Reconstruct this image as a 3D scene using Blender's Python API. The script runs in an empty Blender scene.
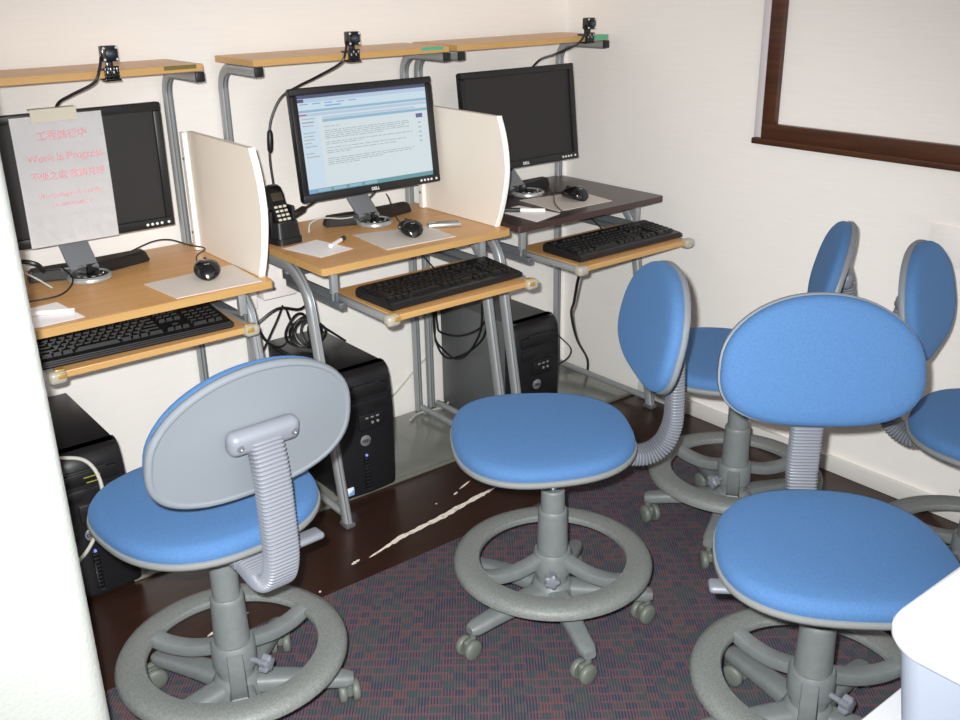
import bpy, bmesh, math, random
from mathutils import Vector, Matrix
from math import sin, cos, pi, radians
random.seed(7)
S = bpy.context.scene
COL = S.collection

# ------------------------------------------------------------------ materials
def srgb(r, g, b):
    f = lambda c: (c/255/12.92) if c/255 <= .04045 else ((c/255+.055)/1.055)**2.4
    return (f(r), f(g), f(b), 1)

def mat(name, col, rough=.5, metal=0, spec=.5, bump=None, noise=None, coat=0, alpha=1, sheen=0):
    """bump=(kind, scale, strength, distance); noise=(scale, colour2, low, high)"""
    m = bpy.data.materials.new(name); m.use_nodes = True
    nt = m.node_tree; b = nt.nodes['Principled BSDF']
    b.inputs['Base Color'].default_value = col
    b.inputs['Roughness'].default_value = rough
    b.inputs['Metallic'].default_value = metal
    b.inputs['Specular IOR Level'].default_value = spec
    b.inputs['Coat Weight'].default_value = coat
    b.inputs['Sheen Weight'].default_value = sheen
    b.inputs['Alpha'].default_value = alpha
    tc = nt.nodes.new('ShaderNodeTexCoord')
    if noise:
        sc, c2, lo, hi = noise
        mp = nt.nodes.new('ShaderNodeMapping')
        if isinstance(sc, tuple): mp.inputs['Scale'].default_value = sc; s_ = 1
        else: s_ = sc
        nt.links.new(tc.outputs['Object'], mp.inputs['Vector'])
        n = nt.nodes.new('ShaderNodeTexNoise'); n.inputs['Scale'].default_value = s_; n.inputs['Detail'].default_value = 5
        nt.links.new(mp.outputs['Vector'], n.inputs['Vector'])
        r = nt.nodes.new('ShaderNodeValToRGB')
        r.color_ramp.elements[0].position = lo; r.color_ramp.elements[0].color = col
        r.color_ramp.elements[1].position = hi; r.color_ramp.elements[1].color = c2
        nt.links.new(n.outputs['Fac'], r.inputs['Fac'])
        nt.links.new(r.outputs['Color'], b.inputs['Base Color'])
    if bump:
        kind, sc, st, dist = bump
        mp = nt.nodes.new('ShaderNodeMapping')
        if isinstance(sc, tuple): mp.inputs['Scale'].default_value = sc; s_ = 1
        else: s_ = sc
        nt.links.new(tc.outputs['Object'], mp.inputs['Vector'])
        if kind == 'noise':
            n = nt.nodes.new('ShaderNodeTexNoise'); n.inputs['Scale'].default_value = s_; n.inputs['Detail'].default_value = 3
            out = n.outputs['Fac']
        else:
            n = nt.nodes.new('ShaderNodeTexVoronoi'); n.inputs['Scale'].default_value = s_
            out = n.outputs['Distance']
        nt.links.new(mp.outputs['Vector'], n.inputs['Vector'])
        bp = nt.nodes.new('ShaderNodeBump'); bp.inputs['Strength'].default_value = st; bp.inputs['Distance'].default_value = dist
        nt.links.new(out, bp.inputs['Height']); nt.links.new(bp.outputs['Normal'], b.inputs['Normal'])
    return m

def emit(name, col, st=1):
    m = bpy.data.materials.new(name); m.use_nodes = True
    nt = m.node_tree; b = nt.nodes['Principled BSDF']
    b.inputs['Base Color'].default_value = (0.01, .01, .01, 1); b.inputs['Roughness'].default_value = .45
    b.inputs['Emission Color'].default_value = col; b.inputs['Emission Strength'].default_value = st
    return m

M = {}
M['wallpaper'] = mat('wallpaper', (.88, .835, .80, 1), .8, spec=.2, bump=('noise', (22, 22, 260), .25, .0012), noise=((7, 7, 170), (.905, .865, .83, 1), .3, .7))
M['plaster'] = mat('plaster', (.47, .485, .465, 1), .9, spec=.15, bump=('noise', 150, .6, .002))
M['ceiling'] = mat('ceiling', (.55, .50, .46, 1), .9)
M['white_trim'] = mat('white_trim', (.74, .71, .68, 1), .45)
M['lilac_trim'] = mat('lilac_trim', (.62, .57, .60, 1), .5)
M['brown_frame'] = mat('brown_frame', srgb(84, 48, 28), .42, noise=((2, 3, 60), srgb(66, 36, 22), .35, .65))
M['dark_floor'] = mat('dark_floor', srgb(44, 28, 22), .28, spec=.5, noise=((6, 60, 6), srgb(58, 34, 25), .35, .75), bump=('noise', (6, 40, 6), .1, .001))
M['platform'] = mat('platform', srgb(138, 139, 132), .18, spec=.6, noise=(2.2, srgb(116, 118, 112), .35, .6), bump=('noise', 3.0, .10, .01))
M['platform_edge'] = mat('platform_edge', srgb(135, 134, 124), .35, metal=.4)
M['beech'] = mat('beech', srgb(218, 168, 112), .36, spec=.4, noise=((3, 45, 45), srgb(207, 155, 98), .3, .7))
M['beech_edge'] = mat('beech_edge', srgb(200, 158, 100), .4, noise=((3, 60, 60), srgb(190, 148, 90), .3, .7))
M['wenge'] = mat('wenge', srgb(66, 48, 43), .3, spec=.5, noise=((4, 60, 60), srgb(60, 44, 41), .3, .7))
M['wenge_edge'] = mat('wenge_edge', srgb(66, 48, 44), .4)
M['desk_metal'] = mat('desk_metal', srgb(158, 160, 162), .38, metal=.25, spec=.5)
M['dark_metal'] = mat('dark_metal', srgb(120, 124, 128), .4, metal=.5)
M['tower_flash_lit'] = mat('tower_flash_lit', srgb(104, 106, 106), .4, metal=.2)  # black case painted grey for the flash reflecting off its side
M['chrome'] = mat('chrome', (.72, .72, .72, 1), .15, metal=1)
M['cap_plastic'] = mat('cap_plastic', srgb(172, 166, 152), .3)
M['brass'] = mat('brass', srgb(215, 170, 95), .3, metal=.5)
M['black_plastic'] = mat('black_plastic', srgb(27, 27, 29), .38, spec=.45)
M['black_gloss'] = mat('black_gloss', srgb(20, 20, 22), .16, spec=.6)
M['tower_black'] = mat('tower_black', srgb(28, 28, 31), .33, spec=.5)
M['tower_side'] = mat('tower_side', srgb(52, 53, 54), .32, metal=.3, spec=.5)
M['key_black'] = mat('key_black', srgb(20, 20, 21), .36, spec=.5)
M['lcd_off'] = mat('lcd_off', srgb(40, 38, 38), .5, spec=.35)
M['cable_black'] = mat('cable_black', srgb(24, 24, 26), .4)
M['cable_grey'] = mat('cable_grey', srgb(190, 188, 178), .5)
M['neck_grey'] = mat('neck_grey', srgb(140, 142, 148), .4, metal=.3)
M['silver'] = mat('silver', srgb(190, 192, 194), .3, metal=.6)
M['white_print'] = mat('white_print', srgb(225, 225, 225), .5)
M['paper'] = mat('paper', srgb(250, 248, 250), .8)
M['sign_red'] = mat('sign_red', srgb(224, 150, 160), .8)
M['tape'] = mat('tape', srgb(215, 208, 190), .3, alpha=.75)
M['mouse_mat'] = mat('mouse_mat', srgb(226, 215, 205), .45, noise=(9, srgb(222, 213, 208), .35, .65))
M['blue_fabric'] = mat('blue_fabric', srgb(73, 109, 154), .85, spec=.2, sheen=.16, bump=('voronoi', 420, .5, .0006), noise=(300, srgb(67, 102, 146), .35, .65))
M['chair_shell'] = mat('chair_shell', srgb(116, 121, 128), .45, spec=.4, bump=('noise', 500, .2, .0004))
M['chair_rim'] = mat('chair_rim', srgb(128, 129, 128), .45)
M['bellows'] = mat('bellows', srgb(116, 119, 128), .42)
M['base_grey'] = mat('base_grey', srgb(112, 116, 117), .5, noise=(60, srgb(107, 111, 112), .35, .65), bump=('noise', 220, .25, .0008))
M['ring_grey'] = mat('ring_grey', srgb(118, 121, 120), .55, noise=(240, srgb(103, 106, 104), .4, .65), bump=('voronoi', 75, .35, .0015))
M['caster_grey'] = mat('caster_grey', srgb(98, 102, 96), .5)
M['panel_white'] = mat('panel_white', srgb(234, 224, 212), .5, spec=.3)
M['panel_edge'] = mat('panel_edge', srgb(250, 247, 242), .4)
M['box_white'] = mat('box_white', srgb(242, 234, 231), .5)
M['green_label'] = mat('green_label', srgb(70, 172, 138), .5)
M['olive_label'] = mat('olive_label', srgb(112, 96, 40), .5)
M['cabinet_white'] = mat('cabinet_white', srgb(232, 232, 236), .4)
M['cabinet_shaded'] = mat('cabinet_shaded', srgb(158, 165, 182), .45)  # cabinet white darkened, the side's shade put into the colour
M['floor_streak'] = mat('floor_streak', srgb(240, 228, 216), .6, noise=(60, srgb(190, 170, 155), .5, .75))
M['socket_dark'] = mat('socket_dark', srgb(120, 122, 128), .5)
M['lens'] = mat('lens', srgb(40, 60, 80), .1, spec=.8)
M['led_white'] = mat('led_white', srgb(210, 212, 215), .2)
M['sticker_blue'] = mat('sticker_blue', srgb(120, 175, 225), .3, noise=(60, srgb(235, 240, 248), .45, .55))
M['led_blue'] = emit('led_blue', (.25, .3, 1, 1), 1.2)
M['badge'] = mat('badge', srgb(150, 150, 152), .3, metal=.5)
M['keypad'] = mat('keypad', srgb(205, 200, 182), .4)
M['phone_display'] = mat('phone_display', srgb(62, 58, 48), .25)
M['yellow_print'] = mat('yellow_print', srgb(150, 140, 60), .5)

M['blue_fabric'].node_tree.nodes['Principled BSDF'].inputs['Sheen Tint'].default_value = (.25, .52, 1, 1)

def carpet_material():
    m = bpy.data.materials.new('woven_carpet'); m.use_nodes = True
    nt = m.node_tree; N = nt.nodes; L = nt.links; b = N['Principled BSDF']
    b.inputs['Roughness'].default_value = .95; b.inputs['Specular IOR Level'].default_value = .1
    tc = N.new('ShaderNodeTexCoord'); mp = N.new('ShaderNodeMapping')
    mp.inputs['Rotation'].default_value = (0, 0, .665)
    L.new(tc.outputs['Object'], mp.inputs['Vector'])
    sep = N.new('ShaderNodeSeparateXYZ'); L.new(mp.outputs['Vector'], sep.inputs['Vector'])
    def math_(op, a, bb=None, clamp=False):
        n = N.new('ShaderNodeMath'); n.operation = op; n.use_clamp = clamp
        for i, v in enumerate((a, bb)):
            if v is None: continue
            if isinstance(v, (int, float)): n.inputs[i].default_value = v
            else: L.new(v, n.inputs[i])
        return n.outputs[0]
    T = .026
    x, y = sep.outputs['X'], sep.outputs['Y']
    cx, cy = math_('FLOOR', math_('DIVIDE', x, T)), math_('FLOOR', math_('DIVIDE', y, T))
    par = math_('FLOORED_MODULO', math_('ADD', cx, cy), 2)
    fx, fy = math_('FRACT', math_('DIVIDE', x, T)), math_('FRACT', math_('DIVIDE', y, T))
    # thin ribs along y in the basket squares
    rib = math_('SINE', math_('MULTIPLY', x, 2*pi/.0066))
    rib2 = math_('SINE', math_('MULTIPLY', y, 2*pi/.0060))
    ribv = math_('GREATER_THAN', rib, -.1)
    ribh = math_('GREATER_THAN', rib2, -.25)
    # pink lines: seams between squares, broken by noise
    ed = math_('MINIMUM', math_('MINIMUM', fy, math_('SUBTRACT', 1.0, fy)), 1)
    seam = math_('LESS_THAN', ed, .13)
    edx = math_('MINIMUM', fx, math_('SUBTRACT', 1.0, fx))
    seamx = math_('LESS_THAN', edx, .09)
    nz = N.new('ShaderNodeTexNoise'); nz.inputs['Scale'].default_value = 16; nz.inputs['Detail'].default_value = 2
    L.new(mp.outputs['Vector'], nz.inputs['Vector'])
    nz2 = N.new('ShaderNodeTexNoise'); nz2.inputs['Scale'].default_value = 700; nz2.inputs['Detail'].default_value = 2
    L.new(mp.outputs['Vector'], nz2.inputs['Vector'])
    wn = N.new('ShaderNodeTexWhiteNoise'); wn.noise_dimensions = '2D'
    cmb = N.new('ShaderNodeCombineXYZ'); L.new(cx, cmb.inputs[0]); L.new(cy, cmb.inputs[1]); L.new(cmb.outputs[0], wn.inputs['Vector'])
    def mix(f, a, bb):
        n = N.new('ShaderNodeMix'); n.data_type = 'RGBA'
        L.new(f, n.inputs[0]) if not isinstance(f, (int, float)) else setattr(n.inputs[0], 'default_value', f)
        for i, v in ((6, a), (7, bb)):
            if isinstance(v, tuple): n.inputs[i].default_value = v
            else: L.new(v, n.inputs[i])
        return n.outputs[2]
    grey = srgb(86, 84, 94); green = srgb(52, 78, 72); navy = srgb(50, 60, 74); pink = srgb(126, 80, 88); pink2 = srgb(108, 84, 94); dark = srgb(60, 58, 68)
    cellc = mix(math_('GREATER_THAN', wn.outputs['Value'], .5), green, navy)
    a = mix(ribv, cellc, pink2)                      # ribbed squares
    pinkcell = math_('LESS_THAN', wn.outputs['Value'], .15)
    a = mix(math_('MULTIPLY', pinkcell, ribv), a, pink)
    bcol = mix(ribv, cellc, grey)                  # plain squares
    c = mix(par, a, bcol)
    sm = math_('MULTIPLY', math_('MAXIMUM', seam, math_('MULTIPLY', seamx, .6)), math_('MULTIPLY', math_('GREATER_THAN', nz.outputs['Fac'], .47), .6))
    c = mix(sm, c, pink)
    c = mix(math_('MULTIPLY', nz2.outputs['Fac'], .5), c, dark)
    L.new(c, b.inputs['Base Color'])
    bp = N.new('ShaderNodeBump'); bp.inputs['Strength'].default_value = .5; bp.inputs['Distance'].default_value = .002
    L.new(math_('ADD', math_('MULTIPLY', rib, .4), nz2.outputs['Fac']), bp.inputs['Height']); L.new(bp.outputs['Normal'], b.inputs['Normal'])
    return m
M['carpet'] = carpet_material()

# ------------------------------------------------------------------ mesh helpers
def bm_new(): return bmesh.new()

def add_box(bm, c, s, bev=0, seg=2, rot=None, mi=0):
    r = bmesh.ops.create_cube(bm, size=1)
    vs = r['verts']
    bmesh.ops.scale(bm, vec=s, verts=vs)
    if bev:
        es = list({e for v in vs for e in v.link_edges})
        g = bmesh.ops.bevel(bm, geom=es, offset=bev, segments=seg, profile=.5, affect='EDGES')
        vs = list({v for f in g['faces'] for v in f.verts} | {v for v in vs if v.is_valid})
        allv = set(vs); st = list(vs)
        while st:
            v = st.pop()
            for e in v.link_edges:
                o = e.other_vert(v)
                if o not in allv: allv.add(o); st.append(o)
        vs = list(allv)
    m = Matrix.Translation(c)
    if rot is not None: m = m @ rot
    bmesh.ops.transform(bm, matrix=m, verts=vs)
    if mi:
        for f in {f for v in vs for f in v.link_faces}: f.material_index = mi
    return vs

def box2(bm, lo, hi, bev=0, seg=2, mi=0):
    c = [(a+b)/2 for a, b in zip(lo, hi)]; s = [abs(b-a) for a, b in zip(lo, hi)]
    return add_box(bm, c, s, bev, seg, mi=mi)

def add_rings(bm, rings, close=True, cap=True, mi=0):
    rs = [[bm.verts.new(p) for p in r] for r in rings]
    n = len(rs[0]); fs = []
    for a, b in zip(rs, rs[1:]):
        for i in range(n if close else n-1):
            fs.append(bm.faces.new((a[i], a[(i+1) % n], b[(i+1) % n], b[i])))
    if cap:
        try:
            fs.append(bm.faces.new(list(reversed(rs[0])))); fs.append(bm.faces.new(rs[-1]))
        except ValueError: pass
    for f in fs: f.material_index = mi
    return rs

def spline(pts, n=8):
    P = [Vector(p) for p in pts]
    if len(P) < 3: return P
    P = [2*P[0]-P[1]] + P + [2*P[-1]-P[-2]]
    out = []
    for i in range(1, len(P)-2):
        for k in range(n):
            t = k/n; a, b, c, d = P[i-1], P[i], P[i+1], P[i+2]
            out.append(.5*((2*b)+(c-a)*t+(2*a-5*b+4*c-d)*t*t+(3*b-a-3*c+d)*t**3))
    out.append(P[-2]); return out

def frames(path, up=None):
    T = []
    for i in range(len(path)):
        a = path[max(i-1, 0)]; b = path[min(i+1, len(path)-1)]
        T.append((b-a).normalized())
    u = Vector(up) if up else (Vector((0, 0, 1)) if abs(T[0].z) < .9 else Vector((1, 0, 0)))
    out = []
    for t in T:
        u = (u - t*u.dot(t)).normalized(); s = t.cross(u)
        out.append((u.copy(), s))
    return out

def add_sweep(bm, path, section, up=None, scale=None, mi=0, cap=True):
    """section: list of (a,b): a along 'up', b along side"""
    path = [Vector(p) for p in path]; fr = frames(path, up); rings = []
    for i, (p, (u, s)) in enumerate(zip(path, fr)):
        k = scale(i) if scale else 1
        rings.append([p + u*a*k + s*b*k for a, b in section])
    return add_rings(bm, rings, cap=cap, mi=mi)

def circ(r, n=10): return [(r*cos(2*pi*i/n), r*sin(2*pi*i/n)) for i in range(n)]
def rrect(w, h, r, n=3):
    o = []
    for cx, cy, a0 in ((w/2-r, h/2-r, 0), (-w/2+r, h/2-r, pi/2), (-w/2+r, -h/2+r, pi), (w/2-r, -h/2+r, 1.5*pi)):
        for k in range(n+1):
            a = a0+pi/2*k/n; o.append((cx+r*cos(a), cy+r*sin(a)))
    return o
def add_tube(bm, pts, r, n=10, smooth=8, mi=0, up=None):
    return add_sweep(bm, spline(pts, smooth) if len(pts) > 2 else pts, circ(r, n), up=up, mi=mi)

def add_lathe(bm, prof, n=32, c=(0, 0, 0), axis='z', mi=0, rot=None):
    rings = []
    for r, z in prof:
        ring = []
        for i in range(n):
            a = 2*pi*i/n; v = Vector((r*cos(a), r*sin(a), z))
            if rot is not None: v = rot @ v
            ring.append(v + Vector(c))
        rings.append(ring)
    return add_rings(bm, rings, mi=mi)

def add_prism(bm, outline, z0, z1, mi=0, xf=None):
    """outline in xy extruded in z, xf optional matrix"""
    rings = [[Vector((x, y, z)) for x, y in outline] for z in (z0, z1)]
    if xf is not None: rings = [[xf @ v for v in r] for r in rings]
    return add_rings(bm, rings, mi=mi)

def add_text(bm, body, size, xf, depth=.0006, mi=0, spacing=1.0, bold=0):
    c = bpy.data.curves.new('lettering', 'FONT'); c.body = body; c.size = size; c.align_x = 'CENTER'; c.align_y = 'CENTER'
    c.extrude = depth; c.space_character = spacing; c.offset = bold
    o = bpy.data.objects.new('lettering', c); COL.objects.link(o)
    dg = bpy.context.evaluated_depsgraph_get(); dg.update()
    me = bpy.data.meshes.new_from_object(o.evaluated_get(dg))
    me.transform(xf)
    b2 = bmesh.new(); b2.from_mesh(me)
    for f in b2.faces: f.material_index = mi
    b2.to_mesh(me); b2.free(); bm.from_mesh(me)
    bpy.data.objects.remove(o); bpy.data.curves.remove(c); bpy.data.meshes.remove(me)

def obj(name, bm, mats, parent=None, smooth=35, loc=None, weld=False):
    if not isinstance(mats, (list, tuple)): mats = [mats]
    bmesh.ops.recalc_face_normals(bm, faces=bm.faces)
    me = bpy.data.meshes.new(name); bm.to_mesh(me); bm.free()
    for m in mats: me.materials.append(M[m] if isinstance(m, str) else m)
    if smooth:
        me.shade_smooth(); me.set_sharp_from_angle(angle=radians(smooth))
    o = bpy.data.objects.new(name, me); COL.objects.link(o)
    if parent: o.parent = parent
    if loc: o.location = loc
    return o

def thing(name, label, cat, loc=(0, 0, 0), rz=0, group=None):
    o = bpy.data.objects.new(name, None); COL.objects.link(o)
    o.empty_display_size = .05
    o.location = loc; o.rotation_euler = (0, 0, rz); o['label'] = label; o['category'] = cat
    if group: o['group'] = group
    return o
def tag(o, label, cat, group=None):
    o['label'] = label; o['category'] = cat
    if group: o['group'] = group
    return o
def struct(o):
    o['kind'] = 'structure'; return o

# ------------------------------------------------------------------ room
bm = bm_new(); box2(bm, (-3.6, -4.2, -.06), (.12, .1, 0)); floor = struct(obj('floor', bm, 'dark_floor', smooth=0))
bm = bm_new(); box2(bm, (-3.6, .015, -.06), (.12, .1, 2.6)); struct(obj('wall_back', bm, 'wallpaper', smooth=0))
bm = bm_new()
ys, zs_ = (-4.2, -2.95, -.875, .015), (-.06, 1.015, 2.20, 2.6)
gv = {}
def gvt(i, j, x):
    if (i, j, x) not in gv: gv[(i, j, x)] = bm.verts.new((x, ys[i], zs_[j]))
    return gv[(i, j, x)]
for i in range(3):
    for j in range(3):
        if (i, j) == (1, 1): continue
        for x in (0, .12): bm.faces.new([gvt(a, b, x) for a, b in ((i, j), (i+1, j), (i+1, j+1), (i, j+1))])
for (a, b), (c, d) in (((1, 1), (2, 1)), ((2, 1), (2, 2)), ((2, 2), (1, 2)), ((1, 2), (1, 1)), ((0, 0), (3, 0)), ((3, 0), (3, 3)), ((3, 3), (0, 3)), ((0, 3), (0, 0))):
    bm.faces.new([gvt(a, b, 0), gvt(c, d, 0), gvt(c, d, .12), gvt(a, b, .12)])
struct(obj('wall_right', bm, 'wallpaper', smooth=0))
bm = bm_new(); box2(bm, (-3.6, -4.2, 2.6), (.12, .1, 2.7)); struct(obj('ceiling', bm, 'ceiling', smooth=0))
# rounded plaster pier beside the camera
bm = bm_new()
ex, ey, rr = -2.212, -.89, .035
out = []
for k in range(9):
    a = pi/2 - (pi/2)*k/8
    out.append((ex-rr+rr*cos(a), ey-rr+rr*sin(a)))
out += [(ex, ey-.30)]
for k in range(5):
    a = -pi/2*k/4
    out.append((ex-rr+rr*cos(a), ey-.34+rr+rr*sin(a)-rr))
out += [(-3.2, ey-.375), (-3.2, -4.2), (-3.3, -4.2), (-3.3, ey)]  # runs on out of view, added to block light from the left
add_prism(bm, out, 0, 2.6); struct(obj('wall_left', bm, 'plaster', smooth=40))

# carpet: one slab laid on the dark floor boards
bm = bm_new(); add_prism(bm, [(-2.205, -.775), (-.30, -.775), (-.135, -2.6), (-.10, -4.1), (-3.18, -4.1), (-3.18, -1.275), (-2.205, -1.275)], .0005, .006)
tag(obj('carpet', bm, 'carpet', smooth=0), 'dark woven carpet with a small pink, green and navy basket pattern, lying under the stools', 'carpet')

# grey sheet platform along the back wall
bm = bm_new(); box2(bm, (-1.9, -.385, .0005), (-.03, -.001, .010), .002); struct(obj('trim_1', bm, 'platform'))
bm = bm_new(); box2(bm, (-1.9, -.395, .0005), (-.03, -.383, .012), .002)
box2(bm, (-.032, -.395, .0005), (-.018, -.004, .013), .002); struct(obj('trim_2', bm, 'platform_edge'))
# pale streaks on the floor
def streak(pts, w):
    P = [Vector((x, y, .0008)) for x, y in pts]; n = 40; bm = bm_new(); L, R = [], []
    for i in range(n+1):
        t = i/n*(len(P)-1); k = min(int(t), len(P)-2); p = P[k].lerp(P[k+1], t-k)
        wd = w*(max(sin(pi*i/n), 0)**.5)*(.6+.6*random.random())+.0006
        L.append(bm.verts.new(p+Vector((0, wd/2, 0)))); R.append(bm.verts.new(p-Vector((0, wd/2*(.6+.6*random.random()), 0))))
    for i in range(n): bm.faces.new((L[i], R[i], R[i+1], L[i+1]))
    return obj('pale_streak', bm, 'floor_streak', floor, smooth=0)
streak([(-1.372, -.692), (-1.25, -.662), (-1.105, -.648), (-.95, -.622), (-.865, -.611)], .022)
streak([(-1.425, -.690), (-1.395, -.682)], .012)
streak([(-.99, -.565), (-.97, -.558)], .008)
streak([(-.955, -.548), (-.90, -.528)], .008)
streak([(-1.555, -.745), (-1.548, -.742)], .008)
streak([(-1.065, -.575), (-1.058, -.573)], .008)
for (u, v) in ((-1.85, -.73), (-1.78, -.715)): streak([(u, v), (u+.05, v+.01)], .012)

# baseboard on the right wall
bm = bm_new(); box2(bm, (-.016, -4.2, 0), (0, -.40, .052), .004)
struct(obj('baseboard_right', bm, 'white_trim'))

# window in the right wall: brown frame, pale blind inside
bm = bm_new()
box2(bm, (-.016, -3.0, .962), (.0, -.813, .980), .003)                  # sill ledge
box2(bm, (-.010, -3.0, .979), (.020, -.842, 1.024), .002)               # bottom rail
box2(bm, (-.010, -.886, 1.02), (.020, -.842, 2.25), .002)               # stile
box2(bm, (-.010, -3.0, 2.19), (.020, -.842, 2.25), .002)
box2(bm, (-.010, -3.0, 1.02), (.020, -2.94, 2.25), .002)
win = struct(obj('window_1', bm, 'brown_frame'))
bm = bm_new(); box2(bm, (.010, -2.95, 1.02), (.016, -.88, 2.2)); obj('window_pane', bm, 'wallpaper', win, smooth=0)
bm = bm_new(); box2(bm, (-.010, -.841, .981), (0, -.816, 2.3), .003); struct(obj('trim_3', bm, 'lilac_trim'))

# flush cover plate on the right wall
cp = thing('wall_plate', 'pale square cover plate set flush in the right wall at the picture edge', 'cover plate', (0, -1.48, .766))
bm = bm_new(); box2(bm, (-.006, -.075, -.052), (-.0005, .075, .052), .002); obj('plate', bm, 'wallpaper', cp)
for dy in (-.06, .06):
    bm = bm_new(); add_lathe(bm, [(.0035, -.0005), (.0035, .0015), (.0015, .002)], 10, (-.006, dy, 0), rot=Matrix.Rotation(-pi/2, 3, 'Y')); obj('screw', bm, 'white_trim', cp)

# ------------------------------------------------------------------ desks
DW, DD, TZ = .632, .505, .76
def make_desk(xc, label, top, edge, pull, tray_mats):
    t = thing('computer_desk', label, 'desk', (xc, -.008, 0), 0, None)
    hw = DW/2
    # worktop with rounded front corners
    r = .012; ol = [(-hw, 0), (-hw, -DD+r)] + [(-hw+r-r*cos(a), -DD+r-r*sin(a)) for a in (pi/6, pi/3, pi/2)] + [(hw-r+r*sin(a), -DD+r-r*cos(a)) for a in (0, pi/6, pi/3)] + [(hw, -DD+r), (hw, 0)]
    bm = bm_new(); add_prism(bm, ol, TZ-.0195, TZ)
    for f in bm.faces:
        f.normal_update()
        if abs(f.normal.z) < .5: f.material_index = 1
    obj('worktop', bm, [top, edge], t, smooth=20)
    # top shelf
    bm = bm_new(); box2(bm, (-hw, -.228, 1.2415), (hw, .004, 1.259), .0012)
    for f in bm.faces:
        f.normal_update()
        if abs(f.normal.z) < .5: f.material_index = 1
    obj('top_shelf', bm, ['beech', 'beech_edge'], t, smooth=20)
    sec = rrect(.036, .024, .009)
    for s in (-1, 1):
        x = s*.298
        # rear post curving forward under the shelf
        xp = s*.304; y0 = -.004
        path = [Vector((xp, y0, 0.012)), Vector((xp, y0, .6)), Vector((xp, y0, 1.168))]
        for k in range(1, 9):
            a = pi/2*k/8; path.append(Vector((xp, y0-.06*(1-cos(a)), 1.168+.06*sin(a))))
        path.append(Vector((xp, -.226, 1.228)))
        bm = bm_new(); add_sweep(bm, path, rrect(.026, .024, .008), up=(0, 1, 0))
        rp = obj('rear_post', bm, 'desk_metal', t)
        for dx in (-.005, .005):
            gp = [p+Vector((dx, 0, 0)) for p in path]
            bm = bm_new(); fr = frames(gp, (0, 1, 0)); add_sweep(bm, [p-u*.0132 for p, (u, _) in zip(gp, fr)], circ(.0018, 6), up=(0, 1, 0))
            obj('groove', bm, 'dark_metal', rp)
        bm = bm_new(); add_box(bm, (xp, -.230, 1.228), (.024, .010, .025), .003); obj('end_cap', bm, 'black_plastic', rp)
        # front leg: rail under the worktop bending down and forward
        path = [Vector((x, -.03, .722)), Vector((x, -.27, .722))]
        for k in range(1, 9):
            a = radians(80)*k/8; path.append(Vector((x, -.27-.125*sin(a), .722-.125*(1-cos(a)))))
        path.append(Vector((x, -.503, .006)))
        bm = bm_new(); add_sweep(bm, path, rrect(.034, .024, .010), up=(0, 0, 1))
        fl = obj('front_leg', bm, 'desk_metal', t)
        fr = frames(path, (0, 0, 1))
        for dx in (-.005, .005):
            bm = bm_new(); add_sweep(bm, [p+u*.0172+Vector((dx, 0, 0)) for p, (u, _) in zip(path, fr)], circ(.0018, 6), up=(0, 0, 1))
            obj('groove', bm, 'dark_metal', fl)
        bm = bm_new(); add_box(bm, (x, -.503, .007), (.030, .040, .014), .003); obj('foot_pad', bm, 'dark_metal', fl)
        bm = bm_new(); add_tube(bm, [(x, -.035, .034), (x, -.488, .034)], .011, 10)
        obj('foot_rail', bm, 'desk_metal', t)
        # tray slides and hangers
        tx = s*.252
        bm = bm_new()
        box2(bm, (tx-.012 if s > 0 else tx-.006, -.30-pull, .630), (tx+.006 if s > 0 else tx+.012, -.18, .648), .002)
        box2(bm, (tx-.004, -.46, .648), (tx+.004, -.16, .672), .001)
        obj('tray_slide', bm, 'dark_metal', t)
        bm = bm_new(); box2(bm, (tx-.010, -.452, .668), (tx+.010, -.436, .741), .002)
        add_tube(bm, [(tx, -.444, .672), (tx, -.30-pull*.8, .648)], .006, 8)
        obj('tray_hanger', bm, 'desk_metal', t)
        bm = bm_new(); box2(bm, (tx-.010, -.20, .668), (tx+.010, -.184, .741), .002); obj('tray_hanger', bm, 'desk_metal', t)
    # cross members
    bm = bm_new(); box2(bm, (-.29, -.022, .60), (.29, -.008, .70), .003); obj('back_panel', bm, 'dark_metal', t)
    # pulled out keyboard tray
    yb, yf = -.20-pull, -.50-pull
    bm = bm_new(); box2(bm, (-.218, yf, .640), (.238, yb, .656), .002)
    for f in bm.faces:
        f.normal_update()
        if abs(f.normal.z) < .5: f.material_index = 1
    tr = obj('keyboard_tray', bm, ['beech', 'beech_edge'], t, smooth=20)
    for s in (-1, 1):
        bm = bm_new()
        add_box(bm, (.010+s*.236, (yb+yf)/2, .646), (.016, abs(yf-yb), .020), .006)
        obj('side_rail', bm, 'desk_metal', tr)
        bm = bm_new(); add_box(bm, (.010+s*.233, yf+.004, .6455), (.040, .032, .030), .010, 3)
        cc = obj('corner_cap', bm, 'cap_plastic', tr)
        if tray_mats:
            bm = bm_new(); add_box(bm, (.010+s*.226, yf+.006, .6605), (.020, .016, .004), .0015)
            add_box(bm, (.010+s*.226, yf-.012, .650), (.018, .003, .012), .001)
            obj('brass_insert', bm, 'brass', cc)
    return t
XC = (-1.798, -1.029, -.367)
desk1 = make_desk(XC[0], 'beech-topped computer desk at the left, half hidden by the white plaster pier', 'beech', 'beech_edge', .005, True)
desk2 = make_desk(XC[1], 'beech-topped computer desk in the middle, carrying the lit monitor', 'beech', 'beech_edge', .178, True)
desk3 = make_desk(XC[2], 'computer desk at the right with dark brown worktop and pale keyboard tray', 'wenge', 'wenge_edge', .178, False)

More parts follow.
